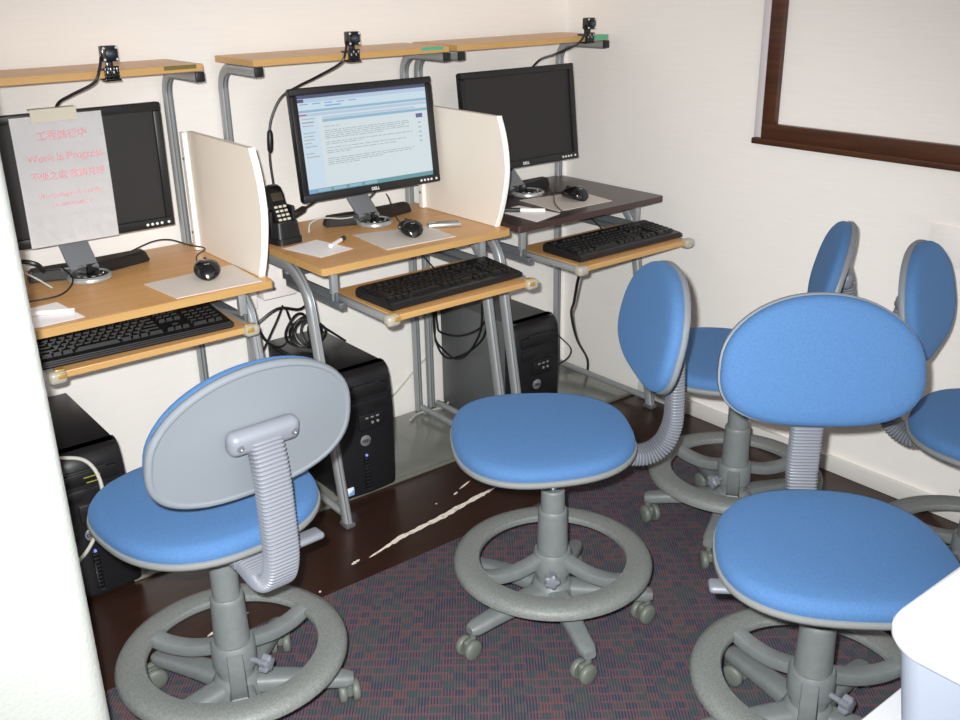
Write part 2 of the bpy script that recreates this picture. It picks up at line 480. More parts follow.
# coloured stickers on the shelf edges
def sticker(x0, x1, y0, y1, z0, z1, m, label):
    bm = bm_new(); box2(bm, (x0, y0, z0), (x1, y1, z1)); tag(obj('shelf_sticker', bm, m, smooth=0), label, 'sticker')
sticker(XC[0]+.215, XC[0]+.298, -.2375, -.2362, 1.249, 1.2585, 'olive_label', 'dull olive-green strip sticker on the edge of the left shelf')
sticker(XC[1]+.215, XC[1]+.292, -.2375, -.2362, 1.2505, 1.2585, 'green_label', 'bright green strip sticker on the edge of the middle shelf')
sticker(XC[2]+.23, XC[2]+.314, -.2375, -.2362, 1.244, 1.2585, 'green_label', 'bright green strip sticker at the right end of the right shelf')

# ------------------------------------------------------------------ dividers
def make_divider(x, yb, label):
    t = thing('desk_divider', label, 'divider', (x, -.2, TZ))
    z0 = .0015
    front = [(-.264, z0), (-.285, .05), (-.304, .115), (-.312, .17), (-.308, .225), (-.296, .275), (-.278, .320)]
    fs = spline([(a, b, 0) for a, b in front], 5)
    ol = [(yb, z0)] + [(v.x, v.y) for v in fs] + [(yb, .322)]
    xf = Matrix(((0, 0, 1, 0), (1, 0, 0, 0), (0, 1, 0, 0), (0, 0, 0, 1)))   # outline (y,z) extruded along x
    bm = bm_new(); add_prism(bm, ol, -.008, .008, xf=xf); obj('panel', bm, 'panel_white', t, smooth=25)
    bm = bm_new()
    path = [Vector((0, v.x-.001, v.y)) for v in fs]
    add_sweep(bm, path, rrect(.006, .018, .0025), up=(0, -1, 0)); obj('edge_trim', bm, 'panel_edge', t)
    bm = bm_new(); box2(bm, (-.020, yb, 0.001), (-.0085, yb+.022, .32), .002)
    box2(bm, (-.0205, yb+.001, 0.001), (.008, yb+.006, .32), .001)
    br = obj('mounting_bracket', bm, 'panel_edge', t)
    for z in (.05, .25):
        bm = bm_new(); add_lathe(bm, [(.004, 0), (.004, .002), (.002, .003)], 10, (-.020, yb+.012, z), rot=Matrix.Rotation(-pi/2, 3, 'Y')); obj('screw', bm, 'dark_metal', br)
    return t
make_divider(-1.490, .082, 'white curved divider panel at the right edge of the left desk')
make_divider(-.727, .082, 'white curved divider panel between the lit monitor and the dark desk')

# ------------------------------------------------------------------ monitors
TILT = math.atan2(.035, .310)
def make_monitor(xc, label, on, rz=0, ring_dx=0, tilt=TILT):
    t = thing('monitor', label, 'monitor', (xc, -.155, TZ), rz)
    R = Matrix.Translation((0, -.0425, .257)) @ Matrix.Rotation(-tilt, 4, 'X')
    W_, H_ = .474, .312
    b = .020
    bm = bm_new()
    # bezel: four bars around the screen and a shallow case behind
    for c, s in (((0, .009, H_/2-b/2), (W_, .022, b)), ((0, .009, -H_/2+.0115), (W_, .022, .023)),
                 ((-W_/2+b/2, .009, .001), (b, .0215, H_-.042)), ((W_/2-b/2, .009, .001), (b, .0215, H_-.042))):
        add_box(bm, c, s, .003)
    add_box(bm, (0, .022, 0), (W_-.004, .014, H_-.004), .004)
    add_box(bm, (0, .040, 0), (W_*.62, .034, H_*.66), .012, 3)
    bm.transform(R); bez = obj('housing', bm, 'black_plastic', t)
    bm = bm_new(); box2(bm, (-W_/2+b-.001, .006, -H_/2+.022), (W_/2-b+.001, .014, H_/2-b+.001)); bm.transform(R)
    if not on: scr = obj('screen', bm, 'lcd_off', t, smooth=0)
    else:
        mats = [emit('page_white', (.70, .80, .83, 1), .88), emit('title_dark', (.07, .08, .16, 1), 1), emit('toolbar_pale', (.50, .62, .78, 1), .9),
                emit('toolbar_blue', (.30, .50, .66, 1), .9), emit('text_grey', (.40, .45, .48, 1), .9), emit('side_pale', (.62, .76, .86, 1), .9),
                emit('violet_block', (.16, .12, .36, 1), .9), emit('task_teal', (.14, .33, .38, 1), .9), emit('link_blue', (.22, .40, .70, 1), .9), emit('dot_red', (.45, .16, .30, 1), .9)]
        scr = obj('screen', bm, mats[0], t, smooth=0)
        bm = bm_new(); x0, x1, zb, zt = -W_/2+b, W_/2-b, -H_/2+.023, H_/2-b
        def q(a, c, d, e, mi, y=.0056):
            # rectangle, fractions of the screen measured from top left
            xa, xb = x0+(x1-x0)*a, x0+(x1-x0)*c; za, zb_ = zt-(zt-zb)*d, zt-(zt-zb)*e
            vs = [bm.verts.new((xx, y, zz)) for xx, zz in ((xa, za), (xb, za), (xb, zb_), (xa, zb_))]
            bm.faces.new(vs).material_index = mi
        q(0, 1, 0, .035, 1); q(0, 1, .035, .075, 2); q(.0, .05, .04, .072, 1, .0053); q(0, 1, .075, .15, 5); q(0, 1, .15, .175, 3, .0055)
        q(0, 1, .185, .215, 2, .0055); q(.17, 1, .255, .285, 3, .0055); q(0, .14, .215, .97, 5, .0056)
        q(.17, .90, .23, .25, 2, .0055); q(0, 1, .955, 1.0, 7); q(.0, .06, .957, .998, 8, .0053)
        for k in range(12):
            zz = .235+k*.035
            if k in (3, 9): continue
            q(.02, .02+random.uniform(.05, .10), zz, zz+.009, 4 if k != 1 else 9, .0054)
        for k, (zz, e) in enumerate([(.33, .30), (.37, .84), (.39, .84), (.41, .80), (.43, .84), (.45, .62), (.49, .86), (.51, .45), (.55, .80), (.58, .72), (.60, .36), (.66, .86), (.68, .84), (.70, .60), (.72, .42)]):
            xx = .175
            while xx < e:
                w = random.uniform(.015, .06); q(xx, min(xx+w, e), zz, zz+.0075, 4, .0054); xx += w+.008
        q(.90, .955, .31, .355, 6, .0053)
        for k in range(5): q(.915, .935, .40+k*.05, .415+k*.05, 4, .0053)
        q(.20, .32, .115, .128, 8, .0053); q(.0, .06, .19, .205, 9, .0053)
        for k in range(5): q(.02+k*.09, .08+k*.09, .087, .097, 8, .0053)
        for k in range(4): q(.07+k*.12, .17+k*.12, .963, .990, 3, .0053)
        bm.transform(R); obj('displayed_page', bm, mats, scr, smooth=0)
    X90 = Matrix.Rotation(pi/2, 4, 'X')
    bm = bm_new(); add_text(bm, 'DELL', .0125, R @ Matrix.Translation((0, -.0026, -H_/2+.0105)) @ X90, .0004, bold=.0003)
    obj('brand_lettering', bm, 'white_print', bez, smooth=0)
    for k in range(5):
        bm = bm_new(); add_lathe(bm, [(.0036, 0), (.0036, .0015), (.0024, .002)], 10, (0, 0, 0), rot=Matrix.Rotation(pi/2, 3, 'X'))
        bm.transform(R @ Matrix.Translation((W_/2-.072+.0125*k+(.006 if k == 4 else 0), -.002, -H_/2+.011))); obj('button', bm, 'white_print', bez)
    # stand: slanted grey neck, black winged foot and a chrome ring in front
    bm = bm_new()
    add_sweep(bm, [Vector((0, .080, .17)), Vector((0, .078, .115)), Vector((0, .055, .078)), Vector((.0, -.016, .020))], rrect(.016, .070, .004), up=(0, -1, .2))
    obj('neck', bm, 'neck_grey', t)
    ft = bm_new()
    for s in (-1, 1):
        w = [( .0, -.030), (s*.055, -.006), (s*(.182 if s > 0 else .13), .018), (s*(.184 if s > 0 else .125), .055), (s*.045, .050), (0, .035)]
        if s < 0: w.reverse()
        vs = add_prism(ft, w, .001, .032)
        for r_ in vs[1:]:
            for v in r_: v.co.x *= .93; v.co.y = v.co.y*.9
    bmesh.ops.bevel(ft, geom=[e for e in ft.edges], offset=.004, segments=2, affect='EDGES')
    foot = obj('foot', ft, 'black_plastic', t)
    bm = bm_new(); add_lathe(bm, [(.036, .001), (.050, .001), (.055, .007), (.054, .013), (.049, .017), (.046, .014), (.046, .004)], 40, (ring_dx, -.045, 0))
    rg = obj('chrome_ring', bm, 'silver', t)
    bm = bm_new(); add_lathe(bm, [(.046, .004), (.046, .011), (.040, .015), (.026, .016), (.020, .013), (.001, .013)], 36, (ring_dx, -.045, 0))
    obj('ring_inset', bm, 'black_gloss', rg)
    for k in range(5):
        a = -pi*.12 - k*pi*.19; bm = bm_new(); add_box(bm, (ring_dx+.033*cos(a), -.045+.033*sin(a), .0162), (.009, .004, .002), .0008, rot=Matrix.Rotation(a+pi/2, 4, 'Z')); obj('ring_slot', bm, 'silver', rg)
    return t
mon1 = make_monitor(-1.828, 'black flat monitor, switched off, with a paper notice taped over it', False, tilt=radians(-1))
mon2 = make_monitor(-.983, 'black flat monitor with a lit screen showing a web page', True)
mon3 = make_monitor(-.396, 'black flat monitor with a dark screen on the dark brown desk', False, ring_dx=.022)

# taped notice
def sign():
    t = thing('paper_sign', 'white paper notice in red letters, Work In Progress, taped on the left monitor', 'sign', (-1.845, -.155-.0425, TZ+.257))
    R = Matrix.Rotation(radians(1), 4, 'X')
    w, h = .210, .306; top = .150
    bm = bm_new(); n = 8; f = []; rows = []
    for j in range(n+1):
        z = top-h*j/n; yy = -.0055 - .003*sin(pi*j/n)
        rows.append([bm.verts.new((-w/2+w*i/6, yy, z)) for i in range(7)])
    for a, b2 in zip(rows, rows[1:]):
        for i in range(6): bm.faces.new((a[i], a[i+1], b2[i+1], b2[i]))
    bmesh.ops.solidify(bm, geom=list(bm.faces), thickness=.0008)
    bm.transform(R); sh = obj('sheet', bm, 'paper', t, smooth=0)
    X90 = Matrix.Rotation(pi/2, 4, 'X')
    for s_, z, sz, sp in (('工程進行中', .103, .0235, 1.0), ('Work In Progress', .053, .0245, .99), ('不便之處 敬請見諒', .010, .0212, .98),
                          ('We apologize for all the', -.035, .0150, 1.03), ('inconvenience', -.058, .0150, 1.03)):
        bm = bm_new(); add_text(bm, s_, sz, R @ Matrix.Translation((.006, -.0100, z)) @ X90, .0001, spacing=sp)
        obj('printed_line', bm, 'sign_red', sh, smooth=0)
    bm = bm_new(); add_box(bm, (-.005, -.0075, .150), (.105, .0012, .028), 0); add_box(bm, (-.005, .004, .1645), (.105, .024, .0012), 0)
    bm.transform(R); obj('tape', bm, 'tape', t, smooth=0)
sign()

# ------------------------------------------------------------------ keyboards
def make_keyboard(x, y, rz, label):
    t = thing('keyboard', label, 'keyboard', (x, y, .656), rz)
    bm = bm_new()
    ol = [(-.228, -.088), (.228, -.088), (.228, .082), (-.228, .082)]
    rings = []
    for k, (ins, z0, z1) in enumerate(((.003, .001, .001), (0, .009, .014), (.003, .017, .030), (.010, .019, .032))):
        rings.append([Vector((sx*(.228-ins), (-.088+ins) if sy < 0 else .082-ins, z0 if sy < 0 else z1)) for sx, sy in ((-1, -1), (1, -1), (1, 1), (-1, 1))])
    add_rings(bm, rings); bmesh.ops.bevel(bm, geom=list(bm.edges), offset=.003, segments=2, affect='EDGES')
    body = obj('body', bm, 'black_plastic', t)
    bm = bm_new()
    def key(x0, w, row, h=.0155):
        yy = -.060 + row*.0195 + (.006 if row == 5 else 0); z = .0185+.0125*(yy+.078)/.160
        vs = add_box(bm, (x0+w/2, yy+.004, z+.0045), (w-.002, h+.001, .009), 0)
        for v in vs:
            if v.co.z > z+.0045: v.co.x = x0+w/2+(v.co.x-x0-w/2)*.78; v.co.y = yy+.004+(v.co.y-yy-.004)*.78+.0006
    u = .0187
    for row in range(6):
        xs = -.218
        if row == 0: ws = [1.3, 1.1, 1.3, 5.8, 1.3, 1.0, 1.1, 1.9]
        elif row == 5: ws = [1, -1, 1, 1, 1, 1, -.6, 1, 1, 1, 1, -.6, 1, 1, 1, 1]
        elif row == 1: ws = [2.2]+[1]*10+[2.6]
        elif row == 2: ws = [1.8]+[1]*11+[2.0]
        elif row == 3: ws = [1.5]+[1]*12+[1.3]
        else: ws = [1]*13+[1.8]
        tot = sum(abs(w) for w in ws); uu = .2775/tot
        for w in ws:
            if w > 0: key(xs, w*uu, row)
            xs += abs(w)*uu
        xs = -.218+.2775+.008
        for k in range(3):
            if row in (5, 4, 3) or (row == 0) or (row == 1 and k == 1): key(xs+k*u, u, row)
        xs += 3*u+.008
        for k in range(4):
            if row == 5: continue
            if row in (0,) and k == 1: continue
            key(xs+k*u, u*(2 if row == 0 and k == 0 else 1), row)
    obj('keycaps', bm, 'key_black', body, smooth=0)
    bm = bm_new(); add_box(bm, (-.190, -.079, .0165), (.016, .006, .002), .0008); obj('badge', bm, 'silver', body)
    bm = bm_new(); add_tube(bm, [(.05, .080, .012), (.06, .11, .02), (.06, .17, .05), (.08, .22, .04)], .0022, 6); obj('cable', bm, 'cable_black', t)
    return t
make_keyboard(-1.815, -.405, radians(-2), 'black keyboard under the worktop edge of the left desk')
make_keyboard(-1.012, -.566, radians(1.5), 'black keyboard on the pulled-out tray of the middle desk')
make_keyboard(-.340, -.566, radians(0), 'black keyboard on the pulled-out tray of the dark-topped desk')

# ------------------------------------------------------------------ mouse mats and mice
def mat_quad(pts, label, cable=None):
    bm = bm_new(); add_prism(bm, pts, TZ+.0006, TZ+.0022); tag(obj('mouse_mat', bm, 'mouse_mat', smooth=0), label, 'mouse mat')
mat_quad([(-1.742, -.336), (-1.727, -.500), (-1.512, -.508), (-1.502, -.322)], 'pale thin mouse mat on the left desk beside the divider')
mat_quad([(-1.100, -.262), (-1.118, -.468), (-.892, -.480), (-.880, -.325)], 'pale thin mouse mat in front of the lit monitor')
mat_quad([(-.448, -.243), (-.466, -.448), (-.236, -.455), (-.212, -.282)], 'pale thin mouse mat on the dark brown worktop')
def make_mouse(x, y, rz, label, cable):
    t = thing('mouse', label, 'mouse', (x, y, TZ+.0024), rz)
    bm = bm_new(); rings = []
    N = 14
    for i in range(N+1):
        s = -1+2*i/N; yy = -.054*s*-1
        w = .0325*(max(1-abs(s)**3.2, 0)**.5)*(1-.10*s); h = .042*(max(1-abs(s)**2.6, 0)**.55)*(1-.18*s)
        w = max(w, .002); h = max(h, .003)
        ring = []
        for k in range(16):
            a = 2*pi*k/16; cx = cos(a); cz = sin(a)
            ring.append(Vector((w*math.copysign(abs(cx)**.8, cx), yy, max(0, .45*h + h*.55*math.copysign(abs(cz)**.85, cz)) if cz > 0 else .45*h+.45*h*cz)))
        rings.append(ring)
    add_rings(bm, rings); body = obj('body', bm, 'black_gloss', t, smooth=60)
    bm = bm_new(); add_lathe(bm, [(.001, -.004), (.010, -.004), (.012, 0), (.010, .004), (.001, .004)], 16, (0, .032, .0275), rot=Matrix.Rotation(pi/2, 3, 'Y')); obj('scroll_wheel', bm, 'tower_side', body)
    bm = bm_new(); add_box(bm, (0, -.030, .0385), (.012, .010, .002), .0008, rot=Matrix.Rotation(radians(18), 4, 'X')); obj('badge', bm, 'silver', body)
    inv = (Matrix.Translation((x, y, TZ+.0024)) @ Matrix.Rotation(rz, 4, 'Z')).inverted()
    bm = bm_new(); add_tube(bm, [inv @ Vector(p) for p in cable], .0018, 6); obj('cable', bm, 'cable_black', t)
make_mouse(-1.592, -.370, radians(-20), 'black mouse on the pale mat of the left desk', [(-1.595, -.32, .775), (-1.575, -.275, .79), (-1.535, -.235, .795), (-1.56, -.19, .80), (-1.59, -.14, .81), (-1.62, -.09, .80), (-1.67, -.055, .775), (-1.68, -.03, .765)])
make_mouse(-.972, -.368, radians(-18), 'black mouse on the pale mat below the lit monitor', [(-.965, -.318, .778), (-.960, -.285, .792), (-.950, -.25, .812), (-.946, -.225, .840), (-.944, -.21, .850)])
make_mouse(-.305, -.350, radians(-5), 'black mouse on the pale mat of the dark-topped desk', [(-.318, -.302, .776), (-.335, -.27, .775), (-.36, -.25, .77), (-.395, -.20, .768), (-.40, -.14, .79)])
# thin cable lying over the right mouse mat
bm = bm_new(); add_tube(bm, [(-.268, -.195, .7645), (-.335, -.285, .7645), (-.405, -.365, .7645), (-.458, -.452, .7645), (-.462, -.49, .7640)], .0016, 6)
tag(obj('thin_cable', bm, 'cable_black'), 'thin black cable crossing the mouse mat on the dark worktop', 'cable')

# ------------------------------------------------------------------ papers and pens
def sheet(name, pts, label, cat, m='paper', h=.0006):
    bm = bm_new(); add_prism(bm, pts, TZ+.0004, TZ+.0004+h); return tag(obj(name, bm, m, smooth=0), label, cat)
sheet('note_paper', [(-1.322, -.262), (-1.291, -.414), (-1.178, -.392), (-1.204, -.238)], 'small white note paper beside the phone on the middle desk', 'paper')
sheet('note_paper', [(-.600, -.312), (-.606, -.505), (-.478, -.470), (-.500, -.298)], 'white note paper at the left of the dark worktop', 'paper')
sheet('note_paper', [(-2.060, -.350), (-2.06, -.494), (-1.935, -.488), (-1.950, -.335)], 'white note paper on the left desk beside the plaster pier', 'paper')
def pen(a, b, r, label, body, cap, frac=.25):
    a, b = Vector(a), Vector(b); t = thing('marker_pen', label, 'pen', a.lerp(b, .5))
    o = a.lerp(b, .5); d = b-a
    bm = bm_new(); add_tube(bm, [a-o, a-o+d*(1-frac)], r, 12); obj('barrel', bm, body, t)
    bm = bm_new(); add_tube(bm, [a-o+d*(1-frac), b-o], r*1.12, 12); obj('cap', bm, cap, t)
pen((-1.225, -.352, TZ+.0085), (-1.150, -.300, TZ+.0085), .0062, 'short white marker with dark green cap on the note by the phone', 'box_white', 'tower_side')
pen((-.505, -.430, TZ+.0085), (-.598, -.335, TZ+.0085), .0062, 'white marker with dark cap on the note of the dark desk', 'box_white', 'tower_side', .42)
pen((-1.945, -.452, TZ+.0085), (-2.040, -.40, TZ+.0085), .0060, 'slim white pen on the note paper of the left desk', 'box_white', 'panel_white')
# small flat grey gadget
g = thing('pocket_calculator', 'small flat silver-grey gadget on the middle desk behind the mouse mat', 'gadget', (-.838, -.352, TZ), radians(-28))
bm = bm_new(); add_box(bm, (0, 0, .006), (.098, .042, .010), .003); obj('case', bm, 'silver', g)
bm = bm_new(); add_box(bm, (.012, 0, .0115), (.066, .032, .0012), .0005); obj('face', bm, 'neck_grey', g)

# ------------------------------------------------------------------ webcams
def make_webcam(x, label, cable, ferrite=None):
    t = thing('webcam', label, 'webcam', (x, -.225, 1.259))
    bm = bm_new(); add_box(bm, (0, -.012, .038), (.038, .026, .036), .004); hd = obj('head', bm, 'black_gloss', t)
    bm = bm_new(); add_lathe(bm, [(.013, 0), (.013, .006), (.009, .008)], 20, (0, -.025, .038), rot=Matrix.Rotation(pi/2, 3, 'X')); ln = obj('lens_barrel', bm, 'black_plastic', hd)
    bm = bm_new(); add_lathe(bm, [(.009, 0), (.007, .003), (.002, .0045)], 16, (0, -.031, .038), rot=Matrix.Rotation(pi/2, 3, 'X')); obj('lens', bm, 'lens', ln)
    for sx in (-1, 1):
        for sz in (-1, 1):
            bm = bm_new(); add_lathe(bm, [(.003, 0), (.0028, .003), (.001, .0045)], 8, (sx*.0145, -.0245, .038+sz*.013), rot=Matrix.Rotation(pi/2, 3, 'X')); obj('led', bm, 'led_white', hd)
    bm = bm_new()      # knurled clip straddling the shelf edge
    add_box(bm, (0, -.006, .010), (.016, .014, .024), .003)
    for k in range(5):
        add_box(bm, (-.014+.007*k, -.016, -.004), (.005, .010, .028), .0015)
        add_box(bm, (0, -.018, .008-.007*k), (.034, .009, .004), .0012)
    add_box(bm, (0, -.004, -.0215), (.040, .034, .006), .002); add_box(bm, (0, .01, .003), (.034, .03, .005), .0015)
    cl = obj('clip', bm, 'black_gloss', t)
    bm = bm_new()
    for k in range(4): add_box(bm, (-.0115+.0075*k, -.0225, -.004+.007*(k % 2)), (.0028, .003, .007), .0008)
    obj('clip_tooth', bm, 'silver', cl)
    bm = bm_new(); add_tube(bm, [Vector(p)-Vector((x, -.225, 1.259)) for p in cable], .0036, 8); cb = obj('cable', bm, 'cable_black', t)
    if ferrite:
        a, b = [Vector(p)-Vector((x, -.225, 1.259)) for p in ferrite]
        d = b-a; bm = bm_new(); add_sweep(bm, [a, a+d*.12, a+d*.5, b-d*.12, b], circ(1, 12), scale=lambda i: (.004, .008, .009, .008, .004)[i]); obj('ferrite', bm, 'cable_black', cb)
make_webcam(-1.712, 'black webcam clipped on the left shelf above the paper notice', [(-1.731, -.238, 1.290), (-1.742, -.250, 1.265), (-1.760, -.250, 1.235), (-1.80, -.19, 1.205), (-1.825, -.165, 1.185), (-1.835, -.14, 1.14)])
make_webcam(-1.045, 'black webcam clipped on the middle shelf above the lit monitor',
    [(-1.064, -.238, 1.290), (-1.076, -.250, 1.265), (-1.094, -.248, 1.235), (-1.13, -.17, 1.195), (-1.16, -.12, 1.17), (-1.20, -.09, 1.14), (-1.232, -.08, 1.08), (-1.242, -.08, 1.02), (-1.246, -.08, .96), (-1.240, -.08, .86), (-1.238, -.07, .78)],
    ((-1.238, -.08, 1.055), (-1.243, -.08, .99)))
make_webcam(-.143, 'black webcam clipped on the right shelf above the dark screen', [(-.163, -.238, 1.290), (-.176, -.250, 1.262), (-.21, -.248, 1.235), (-.25, -.19, 1.205), (-.285, -.16, 1.19), (-.30, -.13, 1.16)])

# ------------------------------------------------------------------ cordless phone
ph = thing('cordless_phone', 'black cordless phone standing in its cradle beside the divider', 'phone', (-1.283, -.198, TZ), radians(4))
bm = bm_new()
add_prism(bm, rrect(.084, .078, .02, 4), .001, .018)
vs = add_prism(bm, rrect(.078, .066, .015, 4), .018, .062)
for v in vs[1]: v.co.y += .006; v.co.x *= .9
box2(bm, (-.040, .0, .02), (-.030, .034, .092), .004); box2(bm, (.030, -.004, .02), (.040, .034, .100), .004)
obj('cradle', bm, 'black_plastic', ph)
hs = bm_new()
rings = []
for z, w, d, o in ((.0, .048, .022, 0), (.03, .052, .027, 0), (.07, .052, .026, 0), (.100, .053, .028, 0), (.124, .056, .030, -.001), (.142, .052, .027, -.002), (.152, .040, .018, -.001), (.156, .020, .008, 0)):
    rings.append([Vector((a, b+o, z)) for a, b in rrect(w, d, min(w, d)*.32, 4)])
add_rings(hs, rings)
HR = Matrix.Translation((0, -.022, .018)) @ Matrix.Rotation(radians(-29), 4, 'X')
hs.transform(HR); hset = obj('handset', hs, 'black_gloss', ph, smooth=50)
bm = bm_new(); add_box(bm, (0, -.0152, .115), (.036, .003, .024), .001); bm.transform(HR); obj('display', bm, 'phone_display', hset)
bm = bm_new()
for r_ in range(5):
    for c_ in range(3): add_box(bm, (-.014+.014*c_, -.0142, .036+.0125*r_), (.0105, .003, .0070), .0015)
bm.transform(HR); obj('keypad', bm, 'keypad', hset)

# ------------------------------------------------------------------ computer towers
def make_tower(x, y, label, h=.395, d=.405, sticker=False, rz=0, side='tower_black'):
    t = thing('computer_tower', label, 'computer tower', (x, y, .012 if y+d > -.3 and sticker is not None else 0.0), rz)
    w = .187
    bm = bm_new(); box2(bm, (-w/2+.002, .020, .003), (w/2-.002, d, h-.002), .004); obj('case', bm, side, t)
    # curved front bezel
    bm = bm_new(); rings = []
    for z, ins in ((.003, .003), (.02, .0), (h*.45, -.004), (h*.64, -.006), (h*.80, -.002), (h-.040, .004), (h-.014, .014), (h-.002, .030)):
        rings.append([Vector((-w/2, ins, z)), Vector((-w/2+.012, ins-.006, z)), Vector((0, ins-.012, z)), Vector((w/2-.012, ins-.006, z)), Vector((w/2, ins, z)), Vector((w/2, .05, z)), Vector((-w/2, .05, z))])
    add_rings(bm, rings); fp = obj('front_panel', bm, 'tower_black', t, smooth=40)
    for z, hh in ((h*.835, .034), (h*.725, .034)):
        bm = bm_new(); add_box(bm, (0, -.010, z), (w*.80, .010, hh), .004); obj('drive_cover', bm, 'black_plastic', fp)
    bm = bm_new(); add_box(bm, (0, -.017, h*.89), (w*.5, .006, .006), .002); obj('top_handle', bm, 'tower_side', fp)
    bm = bm_new(); add_box(bm, (.010, -.0185, h*.605), (.085, .004, .05), .004); obj('port_bay', bm, 'black_plastic', fp)
    for k, (px, pz) in enumerate(((-.008, .592), (.010, .592))):
        bm = bm_new(); add_lathe(bm, [(.0045, 0), (.0045, .0015), (.002, .002)], 12, (px+.02, -.0205, h*pz), rot=Matrix.Rotation(pi/2, 3, 'X')); obj('audio_jack', bm, 'silver', fp)
    for k in range(3):
        bm = bm_new(); add_box(bm, (-.006+.018*k, -.0205, h*.635), (.010, .002, .005), .0006); obj('usb_port', bm, 'silver', fp)
    bm = bm_new(); add_lathe(bm, [(.017, 0), (.017, .004), (.013, .006), (.002, .006)], 28, (-.012, -.013, h*.455), rot=Matrix.Rotation(pi/2, 3, 'X')); bd = obj('badge', bm, 'badge', fp)
    bm = bm_new(); add_text(bm, 'DELL', .0125, Matrix.Translation((-.012, -.0198, h*.455)) @ Matrix.Rotation(pi/2, 4, 'X'), .0004, bold=.0003); obj('brand_lettering', bm, 'tower_black', bd, smooth=0)
    bm = bm_new(); add_box(bm, (-.012, -.0165, h*.335), (.006, .006, .006), .001); obj('power_light', bm, 'led_blue', fp)
    bm = bm_new(); add_box(bm, (-.012, -.0135, h*.195), (.017, .004, .105), .004)
    obj('vent_slot', bm, 'black_gloss', fp)
    bm = bm_new()
    for k in range(9): add_box(bm, (-.012, -.0158, h*.195-.044+.011*k), (.013, .002, .003), .0006)
    add_box(bm, (-.008, -.016, h*.048), (.010, .002, .004), .0006)
    obj('vent_bar', bm, 'tower_side', fp)
    if sticker:
        bm = bm_new(); add_box(bm, (-.072, -.0115, h*.075), (.024, .003, .026), .001); obj('logo_sticker', bm, 'sticker_blue', fp)
    return t
T1 = make_tower(-1.976, -.405, 'black computer tower under the left desk, beside the plaster pier', sticker=False)
T2 = make_tower(-1.182, -.402, 'black computer tower standing between the left and middle desks', sticker=True)
T3 = make_tower(-.523, -.412, 'black computer tower under the dark-topped desk', sticker=False, side='tower_flash_lit')
bm = bm_new(); 
for z, w in ((.332, .040), (.318, .030)): add_box(bm, (.012, -.014, z), (w, .003, .003), .0005)
obj('printed_mark', bm, 'yellow_print', T1)

# ------------------------------------------------------------------ socket box and cables below the desks
sb = thing('socket_box', 'white socket trunking box on the wall under the middle desk', 'socket box', (-1.250, .012, .645))
bm = bm_new(); box2(bm, (-.055, -.085, -.085), (.055, -.002, .095), .004); obj('housing', bm, 'box_white', sb)
bm = bm_new(); box2(bm, (.008, -.092, -.03), (.048, -.084, .045), .003); sk = obj('socket_face', bm, 'white_trim', sb)
bm = bm_new()
for dx, dz in ((.018, .02), (.038, .02), (.018, -.008), (.038, -.008)): add_box(bm, (dx, -.0925, dz), (.006, .003, .010), .001)
obj('socket_hole', bm, 'socket_dark', sk)
bm = bm_new(); add_lathe(bm, [(.005, 0), (.005, .003), (.002, .004)], 10, (-.018, -.085, -.055), rot=Matrix.Rotation(pi/2, 3, 'X')); obj('screw', bm, 'socket_dark', sb)
# white trunking duct behind the left desk's side
sb2 = bm_new(); box2(sb2, (-1.46, -.045, .53), (-1.312, -.002, .60), .004); tag(obj('cable_duct', sb2, 'box_white'), 'short white cable duct on the wall left of the socket box', 'cable duct')

def cable(pts, r, label, m='cable_black', group=None, name='power_cable'):
    bm = bm_new(); add_tube(bm, pts, r, 8, 10); return tag(obj(name, bm, m), label, 'cable', group)
tl = 'black cable in the tangle hanging over the tower between the two beech desks'
tg = 'tangled black cables between the beech desks'
cable([(-1.375, -.14, .53), (-1.33, -.12, .45), (-1.28, -.11, .42), (-1.24, -.11, .46), (-1.26, -.12, .54)], .0036, tl, group=tg)
cable([(-1.39, -.13, .50), (-1.30, -.14, .55), (-1.22, -.13, .53), (-1.17, -.12, .55)], .0042, tl, group=tg)
cable([(-1.38, -.16, .42), (-1.34, -.15, .47), (-1.30, -.14, .52), (-1.27, -.12, .55)], .0030, tl, group=tg)
cable([(-1.40, -.14, .54), (-1.36, -.15, .48), (-1.32, -.15, .43), (-1.29, -.15, .405)], .0030, tl, group=tg)
cable([(-1.39, -.15, .52), (-1.385, -.16, .45), (-1.37, -.17, .405)], .0030, tl, group=tg)
for k in range(5):
    cxx, czz = -1.232+.010*k, .468-.004*k; ra, rb = .044-.004*k, .050-.003*k; yy = -.135-.008*k
    cable([(cxx+ra*cos(a), yy+.012*sin(a*2+k), czz+rb*sin(a)) for a in [2*pi*i/12+.4*k for i in range(12)]], .0040, tl, group=tg)
cable([(-1.15, -.05, .56), (-1.145, -.06, .50), (-1.11, -.03, .43), (-1.07, -.01, .40), (-1.0, -.005, .34)], .0040, 'black cable running down the wall behind the tall tower of the middle desk', name='power_cable')
l2 = 'black cable looping beside the legs between the middle and dark desks'; g2 = 'cable loops between the middle and dark desks'
for pts in ([(-.632, -.004, .44), (-.632, -.006, .378), (-.632, -.012, .317), (-.632, -.03, .289), (-.632, -.142, .306), (-.632, -.253, .364), (-.632, -.297, .431), (-.632, -.31, .50)],
            [(-.638, -.004, .43), (-.638, -.004, .31), (-.638, -.008, .25), (-.638, -.063, .206), (-.638, -.168, .247), (-.638, -.268, .326), (-.638, -.30, .40), (-.636, -.30, .47)],
            [(-.644, -.006, .40), (-.644, -.012, .27), (-.644, -.06, .235), (-.644, -.13, .222), (-.644, -.20, .262), (-.644, -.27, .36), (-.642, -.28, .46)]):
    cable(pts, .0038, l2, group=g2)
